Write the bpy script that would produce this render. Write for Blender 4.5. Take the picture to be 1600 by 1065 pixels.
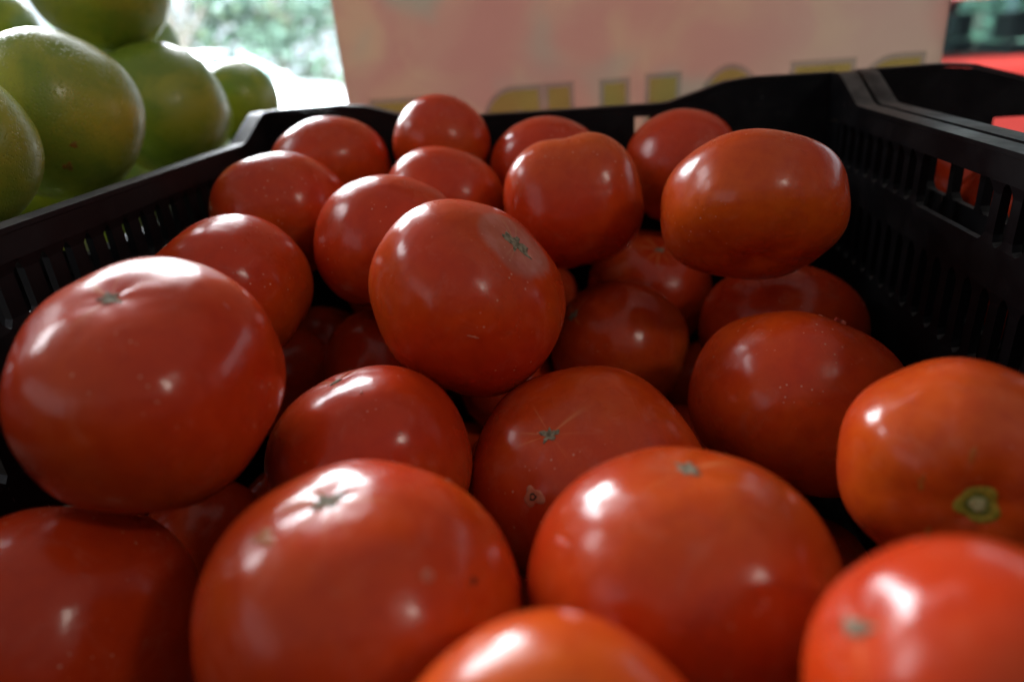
import bpy, bmesh, math, random
import numpy as np
from mathutils import Matrix, Vector

# ------------------------------------------------------------------ clear
for _o in list(bpy.data.objects):
    bpy.data.objects.remove(_o, do_unlink=True)
scene = bpy.context.scene
C = scene.collection
Z0 = 1.45                      # eye height above the pavement; the numbers below are metres from the lens


def P3(x, y, z):
    return Vector((x, y, z + Z0))


# ------------------------------------------------------------------ camera
cam_d = bpy.data.cameras.new('camera')
cam = bpy.data.objects.new('camera', cam_d)
C.objects.link(cam)
cam_d.sensor_fit = 'HORIZONTAL'
cam_d.lens = 16.0
cam_d.sensor_width = 16.0 * 1600 / 1085
cam_d.clip_start = 0.01
cam_d.clip_end = 200
right = Vector((0.99303, 0.09362, -0.07164))
up = Vector((0.02702, 0.41082, 0.91132))
back = Vector((0.11475, -0.90690, 0.40543))
cam.matrix_world = Matrix.Translation(P3(0, 0, 0)) @ Matrix((right, up, back)).transposed().to_4x4()
cam_d.dof.use_dof = True
cam_d.dof.focus_distance = 0.295
cam_d.dof.aperture_fstop = 2.8
cam_d.dof.aperture_blades = 7
scene.camera = cam

# ------------------------------------------------------------------ world (dim shade under the stall roof)
world = bpy.data.worlds.new('World')
scene.world = world
world.use_nodes = True
wb = world.node_tree.nodes['Background']
wb.inputs['Color'].default_value = (0.80, 0.88, 1.0, 1)
wb.inputs['Strength'].default_value = 0.12

# ------------------------------------------------------------------ lamps


def area_lamp(name, loc, target, sx, sy, power, color, spread=180):
    d = bpy.data.lights.new(name, 'AREA')
    d.shape = 'RECTANGLE'
    d.size, d.size_y = sx, sy
    d.energy = power
    d.color = color
    d.spread = math.radians(spread)
    o = bpy.data.objects.new(name, d)
    C.objects.link(o)
    loc, target = P3(*loc), P3(*target)
    o.location = loc
    o.rotation_euler = (target - loc).to_track_quat('-Z', 'Y').to_euler()
    return o


# open daylight over the street, beyond the stall roof on the left
area_lamp('street_daylight_lamp', (-2.75, 4.2, 1.75), (-0.5, 1.4, -0.4), 2.3, 1.5, 520, (0.90, 0.95, 1.0))
# daylight from the open left end of the stall
area_lamp('stall_end_lamp', (-2.3, 0.95, 1.25), (0, 0.3, -0.1), 0.55, 0.45, 13, (0.95, 0.96, 1.0))
# sky seen past the left side of the sign, over the back of the crate
area_lamp('sky_gap_lamp', (-0.62, 2.0, 1.35), (-0.3, 0.5, -0.05), 1.3, 0.8, 15, (0.93, 0.96, 1.0))
# daylight glowing through the pale stall roof overhead
area_lamp('roof_glow_lamp', (0.0, -0.6, 1.8), (0, -0.4, 0), 5.0, 3.6, 12, (1.0, 0.92, 0.82))
# small bright gap in the stall roof, right of and behind the photographer
area_lamp('roof_gap_lamp', (1.15, -0.55, 1.00), (0, 0.25, -0.1), 0.17, 0.17, 3.3, (1.0, 0.92, 0.80))
# open side of the stall behind on the left
area_lamp('stall_side_lamp', (-2.0, -1.1, 0.75), (0, 0.25, -0.1), 1.8, 1.1, 6.0, (0.95, 0.92, 1.0))
# added fill lamp for the red car, standing in for daylight (right)
area_lamp('far_street_fill', (2.6, 3.2, 2.6), (2.7, 5.4, -0.4), 2.4, 1.2, 190, (0.95, 0.97, 1.0), 130)
area_lamp('right_tree_fill', (4.4, 8.4, 3.8), (5.4, 12.5, 0.2), 3.5, 2.0, 6000, (0.94, 0.97, 1.0), 140)  # added fill lamp to brighten the tree behind the red car
area_lamp('left_tree_fill', (-4.4, 7.6, 4.2), (-5.2, 12.0, 0.0), 6.0, 3.0, 8500, (0.82, 0.93, 1.0), 140)  # added fill lamp turned from the stall, brightens trees and white car

# ------------------------------------------------------------------ exposure
scene.view_settings.view_transform = 'Standard'
scene.view_settings.look = 'None'
scene.view_settings.exposure = 0.0
scene.view_settings.gamma = 1.0
scene.view_settings.use_curve_mapping = False
scene.render.engine = 'CYCLES'
scene.cycles.use_denoising = True
scene.cycles.max_bounces = 8
scene.cycles.sample_clamp_indirect = 6.0

# ------------------------------------------------------------------ node helpers


class NT:
    def __init__(self, name):
        self.m = bpy.data.materials.new(name)
        self.m.use_nodes = True
        self.t = self.m.node_tree
        self.bsdf = self.t.nodes['Principled BSDF']
        self.out = self.t.nodes['Material Output']

    def n(self, typ, **kw):
        nd = self.t.nodes.new(typ)
        for k, v in kw.items():
            setattr(nd, k, v)
        return nd

    def put(self, sock, v):
        if isinstance(v, bpy.types.NodeSocket):
            self.t.links.new(v, sock)
        elif isinstance(v, (tuple, list)) and len(v) == 3 and sock.type == 'RGBA':
            sock.default_value = (*v, 1)
        else:
            sock.default_value = v

    def math(self, op, a, b=0.0, c=0.0, clamp=False):
        nd = self.n('ShaderNodeMath', operation=op, use_clamp=clamp)
        for i, v in enumerate((a, b, c)):
            self.put(nd.inputs[i], v)
        return nd.outputs[0]

    def mix(self, fac, a, b, mode='MIX'):
        nd = self.n('ShaderNodeMix', data_type='RGBA', blend_type=mode)
        self.put(nd.inputs[0], fac)
        self.put(nd.inputs[6], a)
        self.put(nd.inputs[7], b)
        return nd.outputs[2]

    def ramp(self, v, lo, hi, a=0.0, b=1.0):
        nd = self.n('ShaderNodeMapRange', interpolation_type='SMOOTHSTEP')
        for i, x in enumerate((v, lo, hi, a, b)):
            self.put(nd.inputs[i], x)
        return nd.outputs[0]

    def noise(self, vec, scale, detail=3.0, rough=0.5, dist=0.0):
        nd = self.n('ShaderNodeTexNoise')
        self.put(nd.inputs['Vector'], vec)
        nd.inputs['Scale'].default_value = scale
        nd.inputs['Detail'].default_value = detail
        nd.inputs['Roughness'].default_value = rough
        nd.inputs['Distortion'].default_value = dist
        return nd.outputs['Fac']

    def obj(self):
        return self.n('ShaderNodeTexCoord').outputs['Object']

    def bump(self, h, strength, dist, normal=None):
        nd = self.n('ShaderNodeBump')
        nd.inputs['Strength'].default_value = strength
        nd.inputs['Distance'].default_value = dist
        self.put(nd.inputs['Height'], h)
        if normal is not None:
            self.put(nd.inputs['Normal'], normal)
        return nd.outputs['Normal']

    def offset(self, vec, off):
        nd = self.n('ShaderNodeVectorMath', operation='ADD')
        self.put(nd.inputs[0], vec)
        nd.inputs[1].default_value = off
        return nd.outputs[0]

    def set(self, **kw):
        names = dict(color='Base Color', rough='Roughness', spec='Specular IOR Level', coat='Coat Weight',
                     coat_rough='Coat Roughness', sss='Subsurface Weight', sss_r='Subsurface Radius',
                     sss_s='Subsurface Scale', normal='Normal', metal='Metallic', emit='Emission Color',
                     emit_s='Emission Strength', trans='Transmission Weight', ior='IOR')
        for k, v in kw.items():
            self.put(self.bsdf.inputs[names[k]], v)


def tomato_material(R, seed, orange=0.0, rays=0.6, bruise=0.0, dust=0.65):
    t = NT('tomato_skin')
    off = (seed * 1.7, seed * 0.9, seed * 2.3)
    co = t.obj()
    cs = t.offset(co, off)
    sep = t.n('ShaderNodeSeparateXYZ')
    t.put(sep.inputs[0], co)
    x, y, z = sep.outputs
    rho = t.math('DIVIDE', t.math('SQRT', t.math('ADD', t.math('MULTIPLY', x, x), t.math('MULTIPLY', y, y))), R)
    zz = t.math('DIVIDE', z, R)
    # ripeness: red body, paler orange towards the shoulders and in soft clouds
    cloud = t.noise(cs, 18.0, 2.0, 0.5, 0.4)
    shoulder = t.ramp(zz, 0.1, -0.85)
    f = t.math('ADD', t.math('MULTIPLY', t.math('SUBTRACT', cloud, 0.5), 1.0), t.math('MULTIPLY', shoulder, 0.35))
    f = t.math('ADD', f, orange, clamp=True)
    col = t.mix(f, (0.50, 0.036, 0.005), (0.60, 0.125, 0.008))
    fine = t.noise(cs, 160.0, 4.0, 0.6)
    col = t.mix(t.ramp(fine, 0.35, 0.75, 0.0, 0.35), col, (0.36, 0.020, 0.007))
    # pale rays running out from the blossom end
    nrm = t.n('ShaderNodeVectorMath', operation='NORMALIZE')
    cmb = t.n('ShaderNodeCombineXYZ')
    t.put(cmb.inputs[0], x)
    t.put(cmb.inputs[1], y)
    t.put(nrm.inputs[0], cmb.outputs[0])
    rn = t.noise(t.offset(nrm.outputs[0], off), 3.6, 2.0, 0.55)
    ray = t.ramp(rn, 0.56, 0.70)
    fall = t.math('MULTIPLY', t.ramp(rho, 0.42, 0.10), t.math('GREATER_THAN', zz, 0.0))
    col = t.mix(t.math('MULTIPLY', t.math('MULTIPLY', ray, fall), rays), col, (0.62, 0.20, 0.07))
    if bruise > 0:
        bn = t.noise(cs, 60.0, 3.0, 0.6)
        bm_ = t.math('MULTIPLY', t.ramp(t.math('ADD', rho, t.math('MULTIPLY', t.math('SUBTRACT', bn, 0.5), 0.25)), 0.46, 0.36),
                     t.math('GREATER_THAN', zz, 0.0))
        bm_ = t.math('MULTIPLY', bm_, bruise)
        col = t.mix(bm_, col, t.mix(t.ramp(bn, 0.4, 0.6), (0.34, 0.13, 0.095), (0.46, 0.22, 0.19)))
    # lint and tiny pale specks
    vo = t.n('ShaderNodeTexVoronoi')
    t.put(vo.inputs['Vector'], cs)
    vo.inputs['Scale'].default_value = 260
    speck = t.math('MULTIPLY', t.ramp(vo.outputs['Distance'], 0.17, 0.06), t.ramp(t.noise(cs, 35.0, 2.0), 0.52, 0.66))
    col = t.mix(t.math('MULTIPLY', speck, dust), col, (0.62, 0.33, 0.22))
    film = t.ramp(t.noise(cs, 75.0, 5.0, 0.7, 0.6), 0.5, 0.8, 0.0, 0.16)
    col = t.mix(film, col, (0.55, 0.25, 0.19))
    wax = t.noise(cs, 42.0, 3.0, 0.55)
    rough = t.ramp(wax, 0.3, 0.75, 0.19, 0.31)
    lump = t.noise(cs, 55.0, 2.0, 0.45)
    nb = t.bump(lump, 0.24, 0.004)
    nb = t.bump(t.noise(cs, 420.0, 3.0, 0.6), 0.10, 0.0006, nb)
    t.set(color=col, rough=rough, spec=0.26, normal=nb, sss=0.12, sss_s=0.006, coat=0.06, coat_rough=0.13)
    t.bsdf.inputs['Subsurface Radius'].default_value = (1.0, 0.16, 0.06)
    t.put(t.bsdf.inputs['Coat Normal'], t.bump(lump, 0.08, 0.004))
    return t.m


def scab_material(name, c1, c2, scale=420.0, rough=0.8):
    t = NT(name)
    co = t.obj()
    nz = t.noise(co, scale, 5.0, 0.65)
    t.set(color=t.mix(t.ramp(nz, 0.35, 0.65), c1, c2), rough=rough, spec=0.25, normal=t.bump(nz, 0.6, 0.0012))
    return t.m


def citrus_material(seed, ripe):
    t = NT('citrus_peel')
    cs = t.offset(t.obj(), (seed * 1.3, seed * 2.1, seed * 0.7))
    n1 = t.noise(cs, 22.0, 4.0, 0.6, 0.5)
    n2 = t.noise(cs, 75.0, 4.0, 0.6)
    col = t.mix(t.ramp(n1, 0.40, 0.68, 0.0, 1.0), (0.17, 0.25, 0.024), (0.33, 0.34, 0.03))
    col = t.mix(t.math('ADD', t.ramp(n1, 0.6, 0.8, 0, 0.3), ripe, clamp=True), col, (0.44, 0.35, 0.026))
    col = t.mix(t.ramp(n2, 0.58, 0.78, 0, 0.25), col, (0.07, 0.115, 0.012))
    vo = t.n('ShaderNodeTexVoronoi')
    t.put(vo.inputs['Vector'], cs)
    vo.inputs['Scale'].default_value = 620
    pore = t.ramp(vo.outputs['Distance'], 0.0, 0.45)
    col = t.mix(t.ramp(vo.outputs['Distance'], 0.25, 0.0, 0.0, 0.5), col, (0.02, 0.03, 0.006))
    nb = t.bump(n2, 0.12, 0.003)
    nb = t.bump(pore, 0.32, 0.0007, nb)
    t.set(color=col, rough=t.ramp(n2, 0.3, 0.7, 0.26, 0.38), spec=0.4, normal=nb)
    return t.m


def plastic_material():
    t = NT('black_crate_plastic')
    co = t.obj()
    n1 = t.noise(co, 28.0, 5.0, 0.6)
    n2 = t.noise(co, 190.0, 4.0, 0.6)
    mp = t.n('ShaderNodeMapping')
    t.put(mp.inputs[0], co)
    mp.inputs['Scale'].default_value = (90, 420, 60)
    mp.inputs['Rotation'].default_value = (0.5, 0.3, 0.2)
    scr = t.ramp(t.noise(mp.outputs[0], 1.0, 3.0, 0.6), 0.71, 0.76)
    col = t.mix(t.ramp(n1, 0.4, 0.7), (0.004, 0.004, 0.005), (0.010, 0.010, 0.011))
    col = t.mix(t.math('MULTIPLY', scr, 0.6), col, (0.20, 0.20, 0.20))
    dustf = t.ramp(n2, 0.58, 0.75, 0, 0.25)
    col = t.mix(dustf, col, (0.035, 0.033, 0.03))
    geo = t.n('ShaderNodeNewGeometry')
    sn = t.n('ShaderNodeSeparateXYZ')
    t.put(sn.inputs[0], geo.outputs['Normal'])
    dust_and_lit_tops = t.math('MULTIPLY', t.ramp(sn.outputs[2], 0.5, 0.95), t.ramp(t.noise(co, 60.0, 4.0, 0.65), 0.35, 0.65, 0.25, 1.0))
    col = t.mix(t.math('MULTIPLY', dust_and_lit_tops, 0.75), col, (0.085, 0.08, 0.075))  # paler up-facing tops: settled dust, with light on the ledges painted in
    t.set(color=col, rough=t.ramp(n1, 0.3, 0.7, 0.42, 0.60), spec=0.16, normal=t.bump(n2, 0.12, 0.0008))
    return t.m


def plain(name, color, rough=0.6, metal=0.0, var=0.15, scale=6.0, spec=0.5):
    t = NT(name)
    nz = t.noise(t.obj(), scale, 4.0, 0.6)
    dark = tuple(c * (1 - var) for c in color)
    t.set(color=t.mix(nz, dark, color), rough=rough, metal=metal, spec=spec)
    return t.m


MAT = {}
MAT['plastic'] = plastic_material()
MAT['scab'] = scab_material('blossom_scab', (0.10, 0.082, 0.050), (0.30, 0.25, 0.17))
MAT['pit'] = scab_material('dark_pit', (0.012, 0.010, 0.008), (0.05, 0.035, 0.02))
MAT['pale'] = scab_material('pale_scuff', (0.46, 0.10, 0.05), (0.52, 0.18, 0.10), 300, 0.4)
MAT['patch'] = scab_material('olive_patch', (0.42, 0.085, 0.012), (0.38, 0.115, 0.018), 240, 0.3)
MAT['torn'] = scab_material('torn_skin', (0.50, 0.05, 0.03), (0.62, 0.18, 0.12), 300, 0.35)
MAT['calyx'] = scab_material('green_stem_ring', (0.24, 0.22, 0.02), (0.42, 0.30, 0.03), 500, 0.5)
MAT['calyx_core'] = scab_material('pale_stem_core', (0.38, 0.38, 0.14), (0.58, 0.55, 0.28), 700, 0.6)
MAT['calyx_dark'] = scab_material('dark_stem_groove', (0.12, 0.14, 0.02), (0.22, 0.23, 0.04), 600, 0.7)
MAT['rust'] = scab_material('orange_peel_spot', (0.33, 0.12, 0.02), (0.20, 0.13, 0.02), 300, 0.5)

# ------------------------------------------------------------------ object helpers


def tag(o, label=None, cat=None, group=None, kind=None):
    if label:
        o['label'] = label
    if cat:
        o['category'] = cat
    if group:
        o['group'] = group
    if kind:
        o['kind'] = kind
    return o


def link_mesh(name, me, mat=None, parent=None, smooth=False):
    if mat is not None and len(me.materials) == 0:
        me.materials.append(mat)
    if smooth:
        for p in me.polygons:
            p.use_smooth = True
    o = bpy.data.objects.new(name, me)
    C.objects.link(o)
    if parent is not None:
        o.parent = parent
    return o


def mesh_from(name, verts, faces):
    me = bpy.data.meshes.new(name)
    me.from_pydata([tuple(v) for v in verts], [], faces)
    me.update()
    return me


def bm_mesh(name, bm, bevel=0.0, segs=2, angle=30):
    if bevel > 0:
        es = [e for e in bm.edges if len(e.link_faces) == 2 and e.calc_face_angle(0) > math.radians(angle)]
        bmesh.ops.bevel(bm, geom=es, offset=bevel, segments=segs, profile=0.6, affect='EDGES', clamp_overlap=True)
    bmesh.ops.recalc_face_normals(bm, faces=bm.faces)
    me = bpy.data.meshes.new(name)
    bm.to_mesh(me)
    bm.free()
    return me


def bm_box(bm, x0, x1, y0, y1, z0, z1):
    vs = [bm.verts.new((x, y, z)) for x in (x0, x1) for y in (y0, y1) for z in (z0, z1)]
    for f in ((0, 1, 3, 2), (4, 6, 7, 5), (0, 4, 5, 1), (2, 3, 7, 6), (0, 2, 6, 4), (1, 5, 7, 3)):
        bm.faces.new([vs[i] for i in f])


def bm_prism(bm, pts, axis, a0, a1):
    """extrude a closed outline; axis 'x' takes pts (y,z), axis 'y' takes pts (x,z)"""
    def mk(p, a):
        return (a, p[0], p[1]) if axis == 'x' else (p[0], a, p[1])
    v0 = [bm.verts.new(mk(p, a0)) for p in pts]
    v1 = [bm.verts.new(mk(p, a1)) for p in pts]
    n = len(pts)
    for i in range(n):
        j = (i + 1) % n
        bm.faces.new((v0[i], v0[j], v1[j], v1[i]))
    bm.faces.new(v0[::-1])
    bm.faces.new(v1)


def empty(name, loc=(0, 0, 0)):
    o = bpy.data.objects.new(name, None)
    C.objects.link(o)
    o.location = loc
    o.empty_display_size = 0.02
    return o


# ------------------------------------------------------------------ ground, street, sky
me = mesh_from('pavement', [(-30, -4, 0), (30, -4, 0), (30, 60, 0), (-30, 60, 0)], [(0, 1, 2, 3)])
t = NT('pale_concrete')
nz = t.noise(t.obj(), 3.0, 6.0, 0.65)
t.set(color=t.mix(nz, (0.30, 0.29, 0.28), (0.46, 0.45, 0.43)), rough=0.85)
tag(link_mesh('pavement', me, t.m), kind='structure')

# sky beyond the street: a tall curved sheet far behind
vs, fs = [], []
for i in range(25):
    a = math.radians(-75 + i * 6.25)
    for z in (-0.5, 15):
        vs.append((45 * math.sin(a), 45 * math.cos(a), z))
for i in range(24):
    fs.append((2 * i, 2 * i + 1, 2 * i + 3, 2 * i + 2))
t = NT('overcast_sky')
t.set(color=(0, 0, 0), emit=(0.78, 0.90, 1.0), emit_s=1.5, rough=1.0)
tag(link_mesh('sky', mesh_from('sky', vs, fs), t.m), kind='structure')

# stall table under the crates
tb = empty('stall_table', P3(-0.1, 0.45, -1.45))
MAT['wood'] = plain('worn_table_wood', (0.16, 0.11, 0.07), 0.75, 0, 0.4, 12)
for i in range(6):
    bm = bmesh.new()
    bm_box(bm, -0.85, 1.15, -0.62 + i * 0.17, -0.455 + i * 0.17, 1.095, 1.12)
    link_mesh('plank', bm_mesh('plank', bm, 0.003), MAT['wood'], tb)
for sx in (-0.78, 1.08):
    for sy in (-0.56, 0.32):
        bm = bmesh.new()
        bm_box(bm, sx - 0.03, sx + 0.03, sy - 0.03, sy + 0.03, 0.0, 1.094)
        link_mesh('leg', bm_mesh('leg', bm, 0.004), MAT['wood'], tb)
tag(tb, 'plank stall table carrying the black crates', 'table')

# ------------------------------------------------------------------ crates
ZR, ZP, ZF = -0.0595, -0.0435, -0.315     # low rim, raised corner, bottom
XL, XR, YF, YB = -0.233, 0.167, -0.085, 0.525
PITCH = 0.0147
TH = 0.0032


def bar_mesh(h, w, d, name):
    """upright bar with flared, filleted ends; stands on z=0"""
    prof = []
    f = w * 0.55
    for z, hw in ((0, w / 2 + f), (0.0012, w / 2 + f * 0.5), (0.004, w / 2), (h - 0.005, w / 2), (h - 0.0018, w / 2 + f * 0.45), (h, w / 2 + f)):
        prof.append((hw, z))
    verts, faces = [], []
    for hw, z in prof:
        bow = 0.0016 * math.sin(math.pi * z / h)
        verts += [(-0.0 + bow, -hw, z), (d + bow, -hw * 0.8, z), (d + bow, hw * 0.8, z), (0.0 + bow, hw, z)]
    for i in range(len(prof) - 1):
        for j in range(4):
            a, b = 4 * i + j, 4 * i + (j + 1) % 4
            faces.append((a, b, b + 4, a + 4))
    return mesh_from(name, verts, faces)


UP_H, LO_H = 0.026, 0.037
bar_up = bar_mesh(UP_H, 0.0062, 0.0042, 'upper_bar')
bar_lo = bar_mesh(LO_H, 0.0066, 0.0042, 'lower_bar')
bar_up_w = bar_mesh(UP_H, 0.0088, 0.0042, 'upper_bar')
bar_lo_w = bar_mesh(LO_H, 0.0098, 0.0042, 'lower_bar')
bar_bt = bar_mesh(0.06, 0.0066, 0.0042, 'bottom_bar')
for b_ in (bar_up, bar_lo, bar_up_w, bar_lo_w, bar_bt):
    b_.materials.append(MAT['plastic'])


def top_path(a0, a1, post, slope, lo):
    """outline of the top edge from a0 to a1: raised corner, slope, low run, slope, raised corner"""
    return [(a0, ZP), (a0 + post * 0.75, ZP + 0.0005), (a0 + post, ZP - 0.0012), (a0 + post + slope * 0.85, lo + 0.0008), (a0 + post + slope, lo),
            (a1 - post - slope, lo), (a1 - post - slope * 0.85, lo + 0.0008), (a1 - post, ZP - 0.0012), (a1 - post * 0.75, ZP + 0.0005), (a1, ZP)]


def make_crate(dx, dy, dz, label, skip=(), back_hole=None, closed=False):
    root = empty('plastic_crate', P3(dx, dy, dz))
    m = MAT['plastic']

    def part(name, bm, bevel=0.0008):
        return link_mesh(name, bm_mesh(name, bm, bevel, 2), m, root)
    z = lambda v: v
    # long side walls
    for side, xi, sg in (('l', XL, -1), ('r', XR, 1)):
        path = top_path(YF, YB, 0.022, 0.038, ZR)
        bm = bmesh.new()
        bm_prism(bm, path + [(YB, -0.070), (YF, -0.070)], 'x', xi, xi + sg * TH)
        rail = part('top_rail', bm)
        # lip folded outward along the top edge
        bm = bmesh.new()
        w0, w1 = xi - sg * 0.0006, xi + sg * 0.0105
        lo = [(p[0], p[1] + 0.0003) for p in path]
        hi = [(p[0], p[1] + 0.0026) for p in path]
        bm_prism(bm, hi + lo[::-1], 'x', w0, w1)
        lip = link_mesh('lip', bm_mesh('lip', bm, 0.0009, 3), m, rail)
        # outer skirt of the lip
        bm = bmesh.new()
        bm_prism(bm, lo + [(p[0], p[1] - 0.009) for p in path][::-1], 'x', w1 - sg * 0.0022, w1 - sg * 0.0002)
        link_mesh('lip_skirt', bm_mesh('lip_skirt', bm), m, rail)
        for zz0, zz1 in ((-0.114, -0.096), (-0.178, -0.151), (-0.315, -0.238)):
            bm = bmesh.new()
            bm_box(bm, min(xi, xi + sg * TH), max(xi, xi + sg * TH), YF, YB, zz0, zz1)
            part('rail', bm)
        n = int((YB - YF - 0.05) / PITCH)
        for i in range(n):
            y = YB - 0.03 - i * PITCH
            # solid corner piece stands in for the outermost bars
            skipped = (sg > 0 or not closed) and any(a < y < b for a, b in skip)
            for me_, zb in ((bar_up_w if closed and sg < 0 else bar_up, -0.096), (bar_lo_w if closed and sg < 0 else bar_lo, -0.151), (bar_bt, -0.238)):
                if skipped and me_ is bar_up:
                    continue
                o = link_mesh('bar', me_, None, root)
                o.location = (xi, y, zb)
                o.rotation_euler = (0, 0, 0 if sg > 0 else math.pi)
        for ya, yb in ((YB - 0.024, YB - 0.0005), (YF + 0.0005, YF + 0.024)):
            bm = bmesh.new()
            bm_box(bm, min(xi + sg * 0.0004, xi + sg * 0.0060), max(xi + sg * 0.0004, xi + sg * 0.0060), ya, yb, -0.314, -0.071)
            part('corner_post', bm)
    # end walls
    for side, yi, sg in (('f', YF, -1), ('b', YB, 1)):
        lo_z = -0.0565
        path = top_path(XL - 0.004, XR + 0.004, 0.074, 0.044, lo_z)
        hole = back_hole if side == 'b' else None
        y0, y1 = yi, yi + sg * TH
        if hole:
            hx0, hx1, hz0, hz1 = hole
            bm = bmesh.new()
            bm_prism(bm, path + [(XR + 0.004, hz1), (XL - 0.004, hz1)], 'y', y0, y1)
            rail = part('top_rail', bm)
            for a, b in ((XL - 0.004, hx0), (hx1, XR + 0.004)):
                bm = bmesh.new()
                bm_box(bm, a, b, min(y0, y1), max(y0, y1), hz0 - 0.0002, hz1 + 0.0002)
                part('end_panel', bm, 0)
            bm = bmesh.new()
            bm_box(bm, XL - 0.004, XR + 0.004, min(y0, y1), max(y0, y1), ZF, hz0)
            part('end_panel', bm)
        else:
            bm = bmesh.new()
            bm_prism(bm, path + [(XR + 0.004, ZF), (XL - 0.004, ZF)], 'y', y0, y1)
            rail = part('end_panel', bm)
        lo = [(p[0], p[1] + 0.0003) for p in path]
        hi = [(p[0], p[1] + 0.0026) for p in path]
        bm = bmesh.new()
        bm_prism(bm, hi + lo[::-1], 'y', yi - sg * 0.0006, yi + sg * 0.0105)
        link_mesh('lip', bm_mesh('lip', bm, 0.0009, 3), m, rail)
    bm = bmesh.new()
    bm_box(bm, XL + 0.0005, XR - 0.0005, YF + 0.0005, YB - 0.0005, ZF, ZF + 0.004)
    part('floor_panel', bm)
    tag(root, label, 'crate', 'black plastic crates side by side')
    return root


make_crate(0, 0, 0, 'black slatted plastic crate in the middle, full of large tomatoes', ((0.312, 0.372), (0.05, 0.11)),
           (0.0345, 0.0450, -0.078, -0.0620), True)
make_crate(0.4245, 0.004, 0, 'black plastic crate at the right edge with tomatoes low inside', ((0.350, 0.366), (0.380, 0.396), (0.408, 0.425), (0.05, 0.11)),
           (XL + 0.088, XR - 0.088, -0.112, -0.078))
make_crate(-0.437, 0.36, -0.035, 'black plastic crate at the left, heaped with green oranges', ((0.30, 0.36),))

# ------------------------------------------------------------------ tomatoes


def shape_params(seed):
    rng = np.random.RandomState(seed)
    ph = rng.rand() * 6.28
    return ph, rng.randn(6)


def radius(th, fi, k, seed, nrib, ribA, lump, stem, blos, n=2.25):
    ph, L = shape_params(seed)
    st, ct = np.sin(th), np.cos(th)
    r = (np.abs(st) ** n + np.abs(ct / k) ** n) ** (-1 / n)
    x, y, z = st * np.cos(fi), st * np.sin(fi), ct
    r = r * (1 + lump * (.5 * L[0] * x + .5 * L[1] * y + .6 * L[2] * (x * x - y * y) + .6 * L[3] * 2 * x * y + .5 * L[4] * x * z + .5 * L[5] * y * z))
    w = st * (0.35 + 0.65 * (1 - ct) / 2)
    r = r * (1 + ribA * w * np.cos(nrib * fi + ph + .5 * np.sin(fi + ph)))
    r = r * (1 - blos * np.exp(-(th / .22) ** 2)) * (1 - stem * np.exp(-((np.pi - th) / .30) ** 2))
    if stem > 0.1:      # skin drawn in round the blossom end
        r = r * (1 - 0.006 * np.exp(-(th / .38) ** 2) * (1 - np.exp(-(th / .10) ** 2)) * (0.5 + 0.5 * np.cos((nrib + 1) * fi + 2 * ph)))
    return r


def fruit_mesh(name, R, args, nseg=96, nring=64):
    th = np.linspace(0, np.pi, nring + 1)[1:-1][:, None]
    fi = np.linspace(0, 2 * np.pi, nseg, endpoint=False)[None, :]
    r = R * radius(th, fi, *args)
    st, ct = np.sin(th), np.cos(th)
    V = np.stack([r * st * np.cos(fi), r * st * np.sin(fi), r * ct + 0 * fi], -1).reshape(-1, 3).tolist()
    top = float(R * radius(np.array(1e-6), np.array(0.), *args))
    bot = float(R * radius(np.array(math.pi - 1e-6), np.array(0.), *args))
    V.append([0, 0, top])
    V.append([0, 0, -bot])
    F = []
    it, ib = len(V) - 2, len(V) - 1
    nr = nring - 1
    for i in range(nr - 1):
        for j in range(nseg):
            k2 = (j + 1) % nseg
            F.append((i * nseg + j, (i + 1) * nseg + j, (i + 1) * nseg + k2, i * nseg + k2))
    for j in range(nseg):
        k2 = (j + 1) % nseg
        F.append((it, j, k2))
        F.append((ib, (nr - 1) * nseg + k2, (nr - 1) * nseg + j))
    return mesh_from(name, V, F)


def surf(d, R, args):
    d = np.array(d, float)
    d /= np.linalg.norm(d)
    th = math.acos(max(-1, min(1, d[2])))
    fi = math.atan2(d[1], d[0])
    return d * float(R * radius(np.array(th), np.array(fi), *args))


def surface_patch(name, parent, R, args, d, outline, mat, lift=0.0004, dish=0.0):
    """a scab, pit or scuff that follows the skin: outline is (angle)->radius in metres"""
    d = np.array(d, float)
    d /= np.linalg.norm(d)
    a = np.array([0, 0, 1.]) if abs(d[2]) < 0.9 else np.array([1., 0, 0])
    u = np.cross(a, d)
    u /= np.linalg.norm(u)
    v = np.cross(d, u)
    base = np.linalg.norm(surf(d, R, args))
    N = 48
    rings = (0.25, 0.5, 0.75, 0.92, 1.0)
    lifts = (1 - dish, 1 - dish * 0.6, 1.0, 0.75, -0.6)
    V = []
    c = surf(d, R, args)
    V.append(c + d * lift * (1 - dish * 1.2))
    for s, lf in zip(rings, lifts):
        for i in range(N):
            ang = 2 * math.pi * i / N
            rr = outline(ang) * s
            q = d * base + u * rr * math.cos(ang) + v * rr * math.sin(ang)
            p = surf(q, R, args)
            V.append(p + p / np.linalg.norm(p) * lift * lf)
    F = [(0, 1 + i, 1 + (i + 1) % N) for i in range(N)]
    for k2 in range(len(rings) - 1):
        for i in range(N):
            a0, b0 = 1 + k2 * N + i, 1 + k2 * N + (i + 1) % N
            F.append((a0, a0 + N, b0 + N, b0))
    return link_mesh(name, mesh_from(name, V, F), mat, parent, True)


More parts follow.
